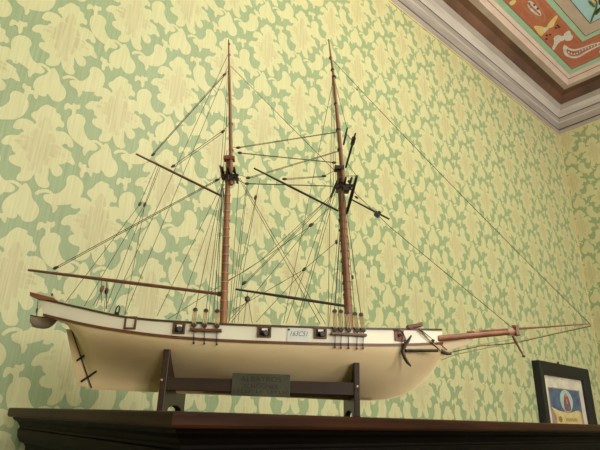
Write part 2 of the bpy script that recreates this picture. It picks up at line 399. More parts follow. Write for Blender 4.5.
b = MB(); b.box((0, -.012, 0), (fw_-1.9*bw, .004, fh-1.9*bw)); b.build('mat_board', MT['matt'], pic)
pw = (fw_-2*bw)*.80; ptop = fh/2-bw-.12*(fw_-2*bw); pl = -pw/2; ph = ptop+fh/2-bw-.05
b = MB()
def flat(poly, mi, lay):
    b.mi = mi; tr = tessellate_polygon([[Vector((x, z, 0)) for x, z in poly]])
    b.add([(x*pw, -.0145-lay*.0004, ptop+z*pw*.60) for x, z in poly], [tuple(t) for t in tr])
hh = ph/pw/.60
flat([(-.5,0),(.5,0),(.5,-hh),(-.5,-hh)], 0, 0)
def ell(cx, cz, rx, rz, n=20): return [(cx+rx*math.cos(2*PI*k/n), cz+rz*math.sin(2*PI*k/n)) for k in range(n)]
flat([(-.48,-.02),(.48,-.02),(.48,-.5),(-.48,-.5)], 1, 1)
flat(ell(.02, -.27, .20, .25), 2, 2); flat(ell(.02, -.27, .16, .21), 3, 3)
flat(smoothpoly([(.02,-.10),(.08,-.16),(.13,-.34),(.12,-.50),(-.08,-.50),(-.09,-.34),(-.04,-.16)], 1), 4, 4)
flat(ell(.02, -.14, .035, .045, 12), 5, 5); flat([(-.02,-.26),(.06,-.26),(.09,-.46),(-.05,-.46)], 1, 5); flat([(0,-.22),(.04,-.22),(.035,-.34),(.005,-.34)], 5, 6)
flat(smoothpoly([(-.5,-.42),(-.38,-.46),(-.2,-.52),(.1,-.54),(.3,-.46),(.44,-.5),(.40,-.56),(.44,-.86),(.30,-.84),(.1,-.90),(-.1,-.86),(-.30,-.90),(-.38,-.84),(-.36,-.60),(-.42,-.52)], 1), 6, 5)
flat(ell(-.26, -.68, .06, .07, 12), 7, 6)
for k in range(9): x = -.10+k*.042; flat([(x,-.65+.01*(k % 2)),(x+.028,-.65),(x+.026,-.72),(x+.004,-.72-.01*(k % 3))], 7, 6)
flat([(-.36,-.92),(.40,-.92),(.44,-hh+.02),(-.34,-hh+.02)], 8, 4)
for r_ in range(3): flat([(-.26,-1.0-r_*.09),(.30,-1.0-r_*.09),(.30,-1.015-r_*.09),(-.26,-1.015-r_*.09)], 4, 6)
b.build('print', [MT['ppink'], MT['pblue'], MT['phalo'], MT['phalo'], MT['pred'], MT['pskin'], MT['pscroll'], MT['ptext'], MT['ppink']], pic, recalc=False)
b = MB(); b.lathe((-.03*fw_, -.012, fh/2), (0,0,1), [(0,.006),(.012,.006),(.020,.004)], 8); b.build('hanging_ring', MT['black'], pic)

# ------------------------------------------------------------------ the model ship
ship = empty('model_ship', ORG, SHIPROT)
tag(ship, 'wooden two-masted model schooner with cream hull and bare brown masts on a dark cradle', 'model ship')
def lerp(tab, x):
    if x <= tab[0][0]: return tab[0][1]
    for (a, ya), (c, yc) in zip(tab, tab[1:]):
        if x <= c: return ya+(yc-ya)*(x-a)/(c-a)
    return tab[-1][1]
def cr(tab, x):       # smooth (Catmull-Rom) table
    n = len(tab)
    if x <= tab[0][0]: return tab[0][1]
    if x >= tab[-1][0]: return tab[-1][1]
    for i in range(n-1):
        if x <= tab[i+1][0]: break
    def sl(k):
        if k == 0: return (tab[1][1]-tab[0][1])/(tab[1][0]-tab[0][0])
        if k == n-1: return (tab[-1][1]-tab[-2][1])/(tab[-1][0]-tab[-2][0])
        return (tab[k+1][1]-tab[k-1][1])/(tab[k+1][0]-tab[k-1][0])
    h = tab[i+1][0]-tab[i][0]; u = (x-tab[i][0])/h; m0, m1 = sl(i)*h, sl(i+1)*h
    return (2*u**3-3*u**2+1)*tab[i][1]+(u**3-2*u**2+u)*m0+(-2*u**3+3*u**2)*tab[i+1][1]+(u**3-u**2)*m1
Bpx = [(40,.058),(60,.066),(80,.074),(110,.084),(160,.094),(230,.098),(300,.096),(345,.090),(380,.076),(405,.058),(422,.042),(434,.026),(442,.008)]
Rpx = [(32,294.5),(40,298.2),(57,302.3),(80,307.6),(106.7,313.6),(125,317),(160,320.6),(220,324),(300,327),(360,328.6),(400,329.2),(442,329.8)]
Wpx = [(40,314.6),(44,315.6),(60,319),(80,323),(106.7,328.2),(160,335.6),(220,340.3),(300,343.4),(360,344.8),(400,344.9),(442,343.4)]
Kpx = [(46,316.5),(52,320),(58,322.5),(64,324.5),(70,328),(72,332),(91.5,387.5),(93,388.5),(155,391),(190,392.8),(280,396.2),(348,399.3),(370,400),(385,399),(398,396),(413,388.5),(424,379.5),(433,369.5),(440,359),(443,350),(444.5,343),(445.5,330)]
st = []
for px in [40,44,50,56,62,68,73,78,83,88,92,98,106,116,128,142,158,176,196,218,240,262,284,306,326,344,360,374,386,396,405,413,420,427,433,438,442]:
    bb = cr(Bpx, px); s = P(px, cr(Rpx, px), -bb).x
    st.append((s, bb, P(px, cr(Rpx, px), -bb).z, P(px, cr(Wpx, px), -bb).z))
Kt = [(P(x, y, 0).x, P(x, y, 0).z) for x, y in Kpx]
Bs = [(a[0], a[1]) for a in st]; Rs = [(a[0], a[2]) for a in st]; Ws = [(a[0], a[3]) for a in st]
AEXP = [(P(48,330,0).x, .45), (P(66,330,0).x, .9), (P(80,330,0).x, 2.2), (P(100,350,0).x, 2.7), (P(150,350,0).x, 1.9), (P(230,350,0).x, .95), (P(310,350,0).x, .85), (P(360,350,0).x, 1.0), (P(400,350,0).x, 1.35), (P(435,350,0).x, 1.7)]
KW = .0028
NU = 16
def section(s, bb, zr, zw):
    zk = lerp(Kt, s); a = lerp(AEXP, s); out = []
    zk = min(zk, zw-.001)
    for i in range(NU+1):
        u = i/NU; f = math.sin(PI/2*u)**a if u > 0 else 0
        out.append((min(KW, bb*.5)+(bb-min(KW, bb*.5))*f, zk+(zw-zk)*u))
    out.append((bb*1.0, zw+(zr-zw)*.5)); out.append((bb, zr))
    return out
def shell(name, m, lo, hi, off=0):
    pass
S0 = st[0][0]
def rake(s, z, zr): return s+min(.036, max(0, zr-z))*.42*max(0, 1-(s-S0)/.09)
# ------------------------------------------------------------------ the display stand
std = empty('display_stand', ORG, SHIPROT)
tag(std, 'dark wooden display cradle with an engraved plate under the model ship', 'display stand')
TN, TF = -.09, .09       # near and far edge of the cradle boards
def hit_hull(s, z): return 0
def cradle(pxn, pxw, pytop, far):
    """one cradle board: horns near and far, notch for the hull, arched foot"""
    s0 = P(pxn, 400, TN).x; s1 = P(pxn+pxw, 400, TN).x
    zt = P(pxn+pxw/2, pytop, TN).z-CT
    sm = (s0+s1)/2
    def hb(z):
        z += CT; sec = section(sm, cr(Bs, sm), cr(Rs, sm), cr(Ws, sm))
        for (t0, z0), (t1, z1) in zip(sec, sec[1:]):
            if z <= z1: return (t0+(t1-t0)*max(0, (z-z0)/(z1-z0)))+.0012
        return .1
    zk = lerp(Kt, sm)-CT-.0036
    inn = [(min(hb(zk+.004+(zt-zk-.004)*k/10), .083), zk+.004+(zt-zk-.004)*k/10) for k in range(10, -1, -1)]
    foot = [(-.09,0),(-.058,0),(-.052,.006),(-.020,.010),(.020,.010),(.052,.006),(.058,0),(.09,0),(.09,zt)]
    poly = foot+inn+[(.004, zk),(-.004, zk)]+[(-t, z) for t, z in reversed(inn)]+[(-.09, zt)]
    poly_ = [(-.09,0),(-.058,0),(-.052,.006),(-.020,.010),(.020,.010),(.052,.006),(.058,0),(.09,0),(.09,zt),(.078,zt+.001),(.060,zt*.62),(.030,zt*.34),(.006,zt*.30),(-.006,zt*.30),(-.030,zt*.34),(-.060,zt*.62),(-.078,zt+.001),(-.09,zt)]
    b = MB(); b.prism(poly, s0, s1, lambda y, z, x: (x, y, z)); return b.build('cradle_board', MT['stand'], std, bevel=.0012), s0, s1, zt
STL = cradle(157.5, 6.8, 349, 0); STR = cradle(354.2, 6.0, 362.5, 0)
b = MB(); z0 = P(250, 392.4, TN).z; z1 = P(250, 379.4, TN).z
b.box(((STL[2]+STR[1])/2, TN+.008, (z0+z1)/2-CT), (STR[1]-STL[2]+.001, .012, z1-z0)); b.build('stretcher_rail', MT['stand'], std, bevel=.001)
for px, py in ((161.5, 380), (357.3, 386.8)):
    p = L(P(px, py, TN)); b = MB(); b.lathe(p+Vector((0, .001, 0)), (0,-1,0), [(0,.0022),(.0018,.0022),(.0026,.0012)], 10); b.build('screw', MT['nail'], std, smooth=True)
pa, pb = P(231, 397, TN-.004), P(290, 373.5, TN-.004)
tn = TN-.0035
b = MB(); pz0 = P(260, 396.3, tn).z-CT; pz1 = P(260, 373.5, tn).z-CT; pc = (P(231.5, 385, tn).x+P(290, 385, tn).x)/2; pwid = P(290, 385, tn).x-P(231.5, 385, tn).x
b.box((pc, TN+.0005, (pz0+pz1)/2), (pwid, .002, pz1-pz0)); plq = b.build('name_plate', MT['brass'], std, bevel=.0005)
def text(body, size, loc, m, parent, name, sx=1, shear=0, ext=.0002, rz=0):
    cu = bpy.data.curves.new(name, 'FONT'); cu.body = body; cu.size = size; cu.align_x = 'CENTER'; cu.align_y = 'CENTER'; cu.extrude = ext; cu.shear = shear
    o = bpy.data.objects.new(name, cu); COL.objects.link(o)
    dg = bpy.context.evaluated_depsgraph_get(); me = bpy.data.meshes.new_from_object(o.evaluated_get(dg))
    me.materials.clear(); me.materials.append(m)
    n = bpy.data.objects.new(name, me); COL.objects.link(n); bpy.data.objects.remove(o)
    n.parent = parent; n.location = loc; n.rotation_euler = (PI/2, 0, rz); n.scale = (sx, 1, 1); return n
ph_ = pz1-pz0
for body, fz, sz, sx in (('ALBATROS', .74, .0125, 1.15), ('—', .58, .012, 1.0), ('SCHOONER', .42, .0095, 1.15), ('MODELLO A SCALA', .20, .0085, 1.1)):
    if body == 'MODELLO A SCALA': continue
    text(body, sz, (pc, TN-.0007, pz0+ph_*fz), MT['plate'], plq, 'lettering', sx)
# the last engraved line, too worn to read, is a row of short strokes
b = MB()
for k in range(15):
    if k in (5, 8): continue
    x = pc-.045+k*.0064; b.box((x, TN-.0007, pz0+ph_*.2), (.0011, .0004, .006)); b.box((x+.0018, TN-.0007, pz0+ph_*(.2+.05*((k*7) % 3-1))), (.003, .0004, .001))
b.build('worn_lettering', MT['plate'], plq)

ss = [a[0] for a in st]
fine = []
for a, c in zip(st, st[1:]):
    for k in range(3):
        u = k/3; fine.append(tuple(a[i]+(c[i]-a[i])*u for i in range(4)))
fine.append(st[-1])
fine = [(s, cr(Bs, s), cr(Rs, s), cr(Ws, s)) for s, *_ in fine]
rows = []
for s, bb, zr, zw in fine:
    sec = section(s, bb, zr, zw); wt = .003; dz = zr-.022 if True else 0
    zd = max(zr-.020, zw+.002)
    right = [(t, z) for t, z in sec]
    inner = [(max(bb-wt, .0005), zr), (max(bb-wt, .0005), zd), (0, zd+.002)]
    half = right+inner
    loop = [(-t, z) for t, z in half]+[(t, z) for t, z in reversed(half[:-1])]
    rows.append([L((rake(s, z, zr), t, z)) for t, z in loop])
n = len(rows[0]); b = MB(); vs = [v for r in rows for v in r]
nh = NU+1
for i in range(len(rows)-1):
    for k in range(n):
        j = (k+1) % n
        kk = min(k, n-1-k-1) if k != n-1 else -1
        b.mi = 0
        idx = k if k < len(half)-1 else (n-2-k)
        if k == n-1: idx = -1
        if idx == -1: b.mi = 0
        elif idx < NU: b.mi = 0
        elif idx < NU+2: b.mi = 1
        elif idx < NU+4: b.mi = 1
        else: b.mi = 2
        b.f.append([i*n+k, i*n+j, (i+1)*n+j, (i+1)*n+k]); b.m.append(b.mi)
b.v = [tuple(v) for v in vs]
b.mi = 1; b.f.append(list(range(n))); b.m.append(1); b.f.append([(len(rows)-1)*n+k for k in range(n-1, -1, -1)]); b.m.append(1)
hull = b.build('hull', [MT['hull'], MT['bulwark'], MT['deck']], ship, smooth=True)
hull['label'] = 'cream painted hull'
def strip(name, m, fz, w, h, s_lo=None, s_hi=None, both=True, parent=ship, extra=0, aft=0):
    """a rail or wale: a small rectangular moulding following the hull's side"""
    b = MB()
    sel = [f for f in fine if (s_lo is None or f[0] >= s_lo) and (s_hi is None or f[0] <= s_hi)]
    for sg in ((-1, 1) if both else (-1,)):
        pr = []
        pts = [(rake(s, fz(s, zr, zw), zr), bb, fz(s, zr, zw)) for s, bb, zr, zw in sel]
        if aft: a = pts[0]; c = pts[3]; k = aft/(c[0]-a[0]); pts = [(a[0]-aft, a[1]-(c[1]-a[1])*k, a[2]-(c[2]-a[2])*k)]+pts
        for s, bb, z in pts:
            pr.append([L((s, sg*(bb+w), z-h/2)), L((s, sg*(bb+w), z+h/2)), L((s, sg*max(bb-.006, 0), z+h/2)), L((s, sg*max(bb-(.006 if extra else .0), 0), z-h/2))])
        vs = [v for r in pr for v in r]; fs = []
        for i in range(len(pr)-1):
            for k in range(4): fs.append((i*4+k, i*4+(k+1) % 4, (i+1)*4+(k+1) % 4, (i+1)*4+k))
        fs += [(0,1,2,3), tuple((len(pr)-1)*4+3-k for k in range(4))]
        b.add(vs, fs)
    return b.build(name, m, parent)
strip('wale', MT['wale'], lambda s, zr, zw: zw, .0022, .0046, parent=hull)
strip('cap_rail', MT['rail'], lambda s, zr, zw: zr, .0022, .0034, parent=hull, extra=1, aft=.008)
# taffrail: thicker reddish board round the stern
a0 = P(31.5, 294.8, -.06); a1 = P(57, 300, -.066); b = MB()
def taff(t, w):
    pts = [P(31.5, 292.6, -.06), P(54, 298, -.064), P(57.5, 301.2, -.066), P(40, 299.5, -.06), P(31.5, 296.2, -.06)]
    poly = [(p.x, p.z-CT) for p in pts]; b.prism(poly, t-w, t+w, lambda x, z, y: (x, y, z))
taff(-.058, .009); taff(.058, .009)
pA = P(31.5, 292.6, -.06); pB = P(38, 294.2, -.06)
b.prism([(pA.x, pA.z-CT), (pB.x, pB.z-CT), (pB.x, pB.z-CT-.007), (pA.x, pA.z-CT-.007)], -.058, .058, lambda x, z, y: (x, y, z))
b.build('taffrail', MT['capwood'], hull, bevel=.0006)
# keel, stem and the curved knee under the bowsprit
b = MB()
kp = [P(x, y, 0) for x, y in [(92,388.2),(155,390.8),(190,392.6),(280,396),(348,399),(370,399.7),(385,398.7),(398,395.7),(413,388.2),(424,379.2),(433,369.2),(440,358.7),(444,350)]]
b.tube([L(p)+Vector((0, 0, -.0005)) for p in kp], .0027, 4); b.build('keel', MT['hull'], hull)
b = MB(); hp = [(436,343),(442,340.5),(455,340),(468,340),(474,341),(466,345.5),(455,349),(447,352),(441,360)]
b.prism([(P(x, y, 0).x, P(x, y, 0).z-CT) for x, y in hp], -.003, .003, lambda x, z, y: (x, y, z)); b.build('beakhead', MT['hull'], hull, bevel=.001)
# deadwood above the heel of the keel
b = MB(); dp_ = [(69.5,327.5),(91.8,388.3),(104,388.6),(84,345),(76,329)]
b.prism([(P(x, y, 0).x, P(x, y, 0).z-CT) for x, y in dp_], -.0030, .0030, lambda x, z, y: (x, y, z)); b.build('deadwood', MT['hull'], hull)
# rudder
b = MB(); rp = [(66.5,329),(71,330),(90.5,388),(78,386)]
b.prism([(P(x, y, 0).x, P(x, y, 0).z-CT) for x, y in rp], -.003, .003, lambda x, z, y: (x, y, z)); rud = b.build('rudder', MT['hull'], ship, bevel=.001)
b = MB(); b.tube([L(P(71.3,329,-.0045)), L(P(91.6,388,-.0045))], .0012, 6); b.build('sternpost', MT['black'], ship)
for q in ([(76.7,360.7),(89.3,351.7)], [(81,381.7),(96.7,371)]):
    b = MB(); pm = ((q[0][0]+q[1][0])/2, (q[0][1]+q[1][1])/2)
    e0, e1, e2 = L(P(*q[0], -.006)), L(P(*pm, -.0075)), L(P(*q[1], -.0165 if q[0][1] < 370 else -.012))
    b.tube([e0, e1, e2], .0019, 6); b.build('rudder_hinge', MT['black'], rud)

def on_hull(px, py, out=.001):
    t = -.09
    for _ in range(12): p = P(px, py, t); t = -(cr(Bs, p.x)+out)
    p = P(px, py, t); ds = .004; dy = -(cr(Bs, p.x+ds)-cr(Bs, p.x-ds))/(2*ds)
    return L(p), math.atan(dy)      # point, yaw of the hull's side
# gun ports
def gunport(px, py, w, h, cannon, filled=False):
    p, yaw = on_hull(px, py, .0008); k = 1/ (F/ (G0*1.03)); w *= k*.93; h *= k*.93; R_ = Matrix.Rotation(yaw, 3, 'Z')
    def q(x, y, z): return p+R_@Vector((x, y, z))
    b = MB(); th = .0032
    for x in (-w/2+th/2, w/2-th/2): b.box(q(x, -.0006, 0), (th, .003, h), R_)
    for z in (-h/2+th/2, h/2-th/2): b.box(q(0, -.0006, z), (w, .0032, th), R_)
    g = b.build('gun_port', MT['port'] if not filled else MT['capwood'], ship, bevel=.0004)
    if filled:
        b = MB(); b.box(q(0, .0002, 0), (w-th, .001, h-th), R_); b.build('port_lid', MT['capwood'], g)
        b = MB(); b.lathe(q(0, 0, 0), R_@Vector((0,-1,0)), [(0,.0030),(.004,.0030),(.0042,.0016)], 12); b.build('hawse_hole', MT['black'], g, smooth=True)
    elif cannon:
        b = MB(); b.box(q(0, .0002, -h*.06), (w-2*th+.001, .001, h*.74), R_); b.build('port_shade_panel', MT['portdark'], g)  # solid dark panel: the shade inside the port put into its colour
        b = MB(); b.box(q(w*.03, -.0004, h*.22), (w*.42, .0008, h*.2), R_); b.build('port_gap', MT['bulwark'], g)
        b = MB(); b.lathe(q(0, .001, -h*.14), R_@Vector((.35,-1,.05)), [(0,.0042),(.007,.0038),(.0085,.0045),(.0105,.0045),(.0107,.0022),(.004,.002)], 14); b.build('cannon', MT['black'], g, smooth=True)
    else:
        b = MB(); b.box(q(0, .0002, h*.1), (w-2*th+.001, .001, h*.5), R_); b.build('port_gap', MT['bulwark'], g)
for a in [(130.5,322.8,11.5,12,0),(179,328.2,11.5,10.5,1),(264.3,331.8,13,10.5,1),(320.3,333,12,10.5,1)]: gunport(*a)
gunport(399, 335.3, 10, 11, 0, True)
# inventory sticker
p, yaw = on_hull(298.3, 334.6, .0008); k = G0*1.03/F*.92; R_ = Matrix.Rotation(yaw, 3, 'Z')
b = MB(); b.box(p, (20.5*k, .0006, 13.4*k), R_); stk = b.build('inventory_sticker', MT['sticker'], ship); stk['label'] = 'white sticker with a number in grey pen'
text('163C51', .0122, p+R_@Vector((.0002, -.0006, .0012)), MT['ink'], stk, 'handwritten_number', .84, .35, rz=yaw)
b = MB(); b.lathe(p+R_@Vector((-9*k, -.0003, 4.3*k)), (0,-1,0), [(0,.0018),(.0006,.0018)], 10); b.build('black_dot', MT['black'], stk)

# masts
def mtube(pts, r): 
    b = MB(); b.tube([L(p) for p in pts], r, 12); return b
K1 = G0*1.03/F        # metres per pixel near the middle
def rad(px, w, extra=1.0): return w*K1/2*extra
def mast_line(p0, p1, n=2): return [p0.lerp(p1, i/(n-1)) for i in range(n)]
zdeck1 = lerp(Rs, P(222,322,0).x)-.018; zdeck2 = lerp(Rs, P(349,327,0).x)-.018
def extend_down(pt, pb, z):
    d = pb-pt; return pt+d*((z-pt.z)/d.z)
# main
mb0 = P(223.3,322,0); mt0 = P(228.7,156,0); mbase = extend_down(mt0, mb0, zdeck1)
b = mtube([mbase, mb0, mb0.lerp(mt0, .5), mt0], [rad(0,7.6), rad(0,7.4), rad(0,6.4), rad(0,5.0)]); mm = b.build('main_mast', MT['mast'], ship, smooth=True)
def hoops(par, p0, p1, f0, f1, nn, r0_, r1_, m):
    for k in range(nn):
        f = f0+(f1-f0)*k/(nn-1); p = p0.lerp(p1, f); d = (p1-p0).normalized(); r = r0_+(r1_-r0_)*f
        h = MB(); h.tube([L(p-d*.0007), L(p+d*.0007)], r, 12); h.build('mast_hoop', m, par, smooth=True)
hoops(mm, mb0, mt0, .06, .74, 14, rad(0,8.8), rad(0,6.6), MT['hoop'])
tm = [P(231.6,186,0), P(231.2,158,0), P(230.3,100,0), P(229.2,55,0), P(229,41.5,0)]
for p in tm: p.y = -.006
b = mtube(tm, [rad(0,4.6), rad(0,4.4), rad(0,3.6), rad(0,2.2), rad(0,1.5)]); tmo = b.build('main_topmast', MT['mast'], ship, smooth=True)
for y, r in ((124, 5.2), (150, 5.4), (55, 3.2), (44,3)):
    x = lerp([(41.5,229),(55,229.2),(100,230.3),(158,231.2)], y); p = L(P(x, y, -.006)); h = MB(); h.tube([p-Vector((0,0,.0016)), p+Vector((0,0,.0016))], rad(0,r), 10); h.build('mast_band', MT['capwood'], tmo, smooth=True)
# cap and crosstrees
def capbox(px, py, w, h, t, dep, m, name, par, rot=0):
    p = L(P(px, py, t)); b = MB(); b.box(p, (w*K1, dep, h*K1)); return b.build(name, m, par, bevel=.0006)
capbox(229.3, 158.8, 12, 4.2, -.004, .016, MT['capwood'], 'mast_cap', mm)
def crosstrees(cx, cy, par, w=18):
    b = MB(); c = L(P(cx, cy, -.003))
    for t in (-.008, .008): b.box(c+Vector((0, t, 0)), (w*K1, .004, .0065))
    for x in (-.35, .0, .35): b.box(c+Vector((x*w*K1, 0, .004)), (.004, .075, .004))
    b.box(c+Vector((.004, 0, -.006)), (.012, .022, .010))
    for x, y in ((-6.5,-4),(6,-3),(9,-.5),(-3,3),(4.5,4)): b.lathe(c+Vector((x*K1, -.012, y*K1)), (1,.3,.2), [(-.003,.001),(0,.004),(.003,.001)], 8)
    b.build('crosstrees', MT['dark'], par)
crosstrees(229.8, 177, mm)
for q in ([(219.8,165.5),(222.3,175)], [(226.6,166),(228.3,180)]):
    b = MB(); b.tube([L(P(*q[0], -.02)), L(P(*q[1], -.016))], rad(0,1.8), 6); b.build('cross_spar', MT['dark'], mm)
# fore
fb0 = P(349.6,328,0); ft0 = P(339.3,167,0); fbase = extend_down(ft0, fb0, zdeck2)
b = mtube([fbase, fb0, fb0.lerp(ft0, .5), ft0], [rad(0,8.2), rad(0,8), rad(0,7.4), rad(0,6)]); fm = b.build('fore_mast', MT['mast'], ship, smooth=True)
hoops(fm, fb0, ft0, .08, .72, 15, rad(0,9.2), rad(0,8.2), MT['capwood'])
b = MB()
for k in range(9):
    p = fb0.lerp(ft0, .12+k*.065); b.box(L(p)+Vector((-.008, -.002, 0)), (.003, .004, .005))
b.build('mast_cleat', MT['dark'], fm)
tf = [P(344,190,0), P(341.5,166,0), P(337,118,0), P(333,74,0), P(330.6,58,0), P(328.4,41.5,0)]
for p in tf: p.y = -.007
b = mtube(tf, [rad(0,5), rad(0,5), rad(0,4.2), rad(0,3), rad(0,2.4), rad(0,1.5)]); tfo = b.build('fore_topmast', MT['mast'], ship, smooth=True)
for x, y, r in ((330.7,58,4),(332.6,70,4.6),(333.9,77,5.2),(335.8,104,4.6),(338.3,130,5.6),(339.6,150,5.4)):
    p = L(P(x, y, -.007)); h = MB(); h.tube([p-Vector((0,0,.0022)), p+Vector((0,0,.0022))], rad(0,r), 10); h.build('mast_band', MT['dark'] if r > 4 else MT['capwood'], tfo, smooth=True)
capbox(339.2, 168.8, 10.5, 4.5, -.004, .018, MT['dark'], 'mast_cap', fm)
crosstrees(344, 187, fm, 17)
# spars
def spar(name, pts, w, m, n=10, taper=(.7, 1, .85), par=ship):
    q = [P(*p) for p in pts]; a, c = q[0], q[-1]; ps = [a.lerp(c, i/8) for i in range(9)]
    rr = [rad(0, w)*(taper[0]+(taper[1]-taper[0])*min(1, i/4)) if i <= 4 else rad(0, w)*(taper[1]+(taper[2]-taper[1])*(i-4)/4) for i in range(9)]
    b = MB(); b.tube([L(p) for p in ps], rr, n); return b.build(name, m, par, smooth=True)
bm_ = spar('main_boom', [(28.3,270,-.004),(221,294.2,-.002)], 3.7, MT['boomw'])
b = MB(); p = L(P(217.5,293.6,-.002)); b.tube([p, L(P(221.5,294.2,-.002))], rad(0,5), 8); b.build('boom_jaw', MT['dark'], bm_)
spar('main_gaff', [(136.2,154,-.004),(222,196.2,-.003)], 2.9, MT['boomw'])
spar('fore_boom', [(235.5,289.2,-.004),(345.5,306,-.002)], 3.1, MT['dark'])
spar('fore_gaff', [(254,168.2,-.004),(338.5,211,-.002)], 2.6, MT['dark'])
spar('topgallant_yard', [(347.3,128,-.11),(343.6,144.5,-.03)], 2.4, MT['dark'], par=ship)
spar('topsail_yard', [(355.4,133.5,-.13),(345.8,167.5,-.02)], 2.4, MT['dark'])
b = MB(); b.tube([L(P(353.9,138,-.115)), L(P(352.4,144,-.095))], rad(0,4.4), 8); b.build('yard_band', MT['dark'], ship)
spar('fore_yard', [(356.8,176,-.13),(346.8,213,-.02)], 3.6, MT['dark'])
spar('studding_boom', [(351.5,199.5,-.02),(389.5,219.2,-.02)], 2.2, MT['dark'])
spar('lower_yard_arm', [(338.8,177,.02),(331,197,.09)], 2.8, MT['dark'])
b = MB(); p = L(P(377.3,214.5,-.024)); b.box(p, (.012, .010, .009), Matrix.Rotation(.6, 3, 'Y')); b.box(p+Vector((.004,0,.004)), (.006, .012, .004), Matrix.Rotation(.6, 3, 'Y')); b.build('spar_block', MT['black'], ship, bevel=.0008)
# bowsprit
bs = spar('bowsprit', [(437.6,338.6,-.016),(518,331.6,0)], 5.6, MT['bowsp'], 14, (1.05,1,.85))
spar('jib_boom', [(467,332.2,-.001),(590,323.8,-.001)], 2.1, MT['bowsp'], 8, (1.0,1,.5))
for x, y, w in ((476.5,334.2,7.2),(510,331.8,7.2)):
    b = MB(); b.tube([L(P(x-2.6,y+.3,0)), L(P(x+2.6,y-.3,0))], rad(0,w), 12); b.build('bowsprit_band', MT['hoop'], bs, smooth=True)
p = L(P(516.3,330.8,0)); b = MB(); b.box(p, (.0065, .012, .016)); b.box(p+Vector((-.001,0,.009)), (.009, .010, .004)); b.box(p+Vector((.001,0,-.008)), (.008, .010, .004)); b.build('bowsprit_cap', MT['capwood'], bs, bevel=.0005)
b = MB(); b.tube([L(P(512.8,335.5,-.002)), L(P(517.5,345,-.002)), L(P(523.5,356,-.002))], [rad(0,2.8), rad(0,2.3), rad(0,1.5)], 8); b.build('dolphin_striker', MT['capwood'], ship, smooth=True)
b = MB(); b.tube([L(P(522.5,356,-.002)), L(P(524.8,356.4,-.002))], rad(0,2.2), 8); b.build('striker_tip', MT['dark'], ship)

# rigging -------------------------------------------------------------
def line(pts, m='rope', r=.00055, name='rigging_line', sag=0):
    q = [L(P(*p)) if len(p) == 3 else L(P(p[0], p[1], 0)) for p in pts]
    if len(q) == 2 and sag: q = [q[0].lerp(q[1], i/10)+Vector((0, 0, -sag*4*(i/10)*(1-i/10))) for i in range(11)]
    b = MB(); b.tube(q, r, 5); return b.build(name, MT[m], ship)
def block(px, py, t=0, sz=1.0, m='block', dirv=(1, 0, .5)):
    p = L(P(px, py, t)); b = MB(); s = .0034*sz
    b.lathe(p, dirv, [(-s*1.7, s*.2), (-s*1.1, s*.75), (0, s), (s*1.1, s*.75), (s*1.7, s*.2)], 8); return b.build('rigging_block', MT[m], ship, smooth=True)
N = -.05; FR = .06
# after part
line([(228.7,53,0),(109,312,FR)]); line([(228.9,64,0),(125,314.5,-.07)])
line([(224.6,75,-.006),(153.6,154,-.004)], r=.0009); line([(223.6,74.3,.002),(152.8,153.4,.004)], r=.0006)
line([(223,130.5,-.004),(173.5,165.5,-.004)], r=.0007); line([(223.4,132.6,.004),(174,167.4,.004)], r=.0006)
line([(224.5,74.5,-.004),(229,70,0)]); line([(223,131,-.004),(229,124,0)])
for q in ((224.6,74.5),(153.3,154.4),(223,131.4),(173.2,166)): block(*q, -.004, .95, 'block', (.75, 0, .65))
line([(222,184,-.005),(157,316,-.085)]); line([(224,184,-.005),(176,319,-.088)])
line([(217.4,179.4,-.01),(56.5,266.8,-.01)], r=.0007); line([(216,181.4,.004),(57,268.4,.004)], r=.0007)
block(55.8,267.8,-.004,1.05,'block',(.87,0,.45)); block(217,180,-.004,1,'block',(.87,0,.45)); line([(217,180),(226,174)])
line([(156.5,165.5,-.004),(140,203,-.004)]); line([(158.5,166.5,0),(145,203.5,0)])
block(139.8,204,-.004,.95,'block',(.4,0,1)); block(144.8,204.5,-.004,.95,'block',(.2,0,1))
line([(140,204,-.004),(65.3,302.5,-.06)]); line([(144.5,205,-.004),(84,306.5,.05)]); line([(144.8,205,-.004),(124.5,315,-.08)]); line([(160,167.5,-.004),(104,311.5,-.075)])
line([(168,319,.07),(260,261,.03),(333,194,.01)]); 
# boom sheets and the two small tackles at the stern
line([(101.5,279,0),(101.5,303,0)], r=.0006)
block(102,289,0,1.3,'blockr',(.2,0,1)); block(106.5,291,-.03,1.2,'dark',(0,0,1)); line([(106.8,280,-.03),(106.6,309,-.05)], r=.0009); line([(106,293,-.03),(104,309,-.05)]); line([(101.5,291,0),(93,305.5,0)]); line([(102,291,0),(96,306.5,0)])
b = MB(); p = L(P(116.6,314.5,-.08)); b.box(p+Vector((0,0,.001)), (.007,.006,.006)); b.tube([p+Vector((-.003,0,.003)), p+Vector((-.002,0,.012)), p+Vector((.0015,0,.0165)), p+Vector((.004,0,.012)), p+Vector((.003,0,.003))], .0014, 6); b.build('stern_lantern', MT['black'], ship)
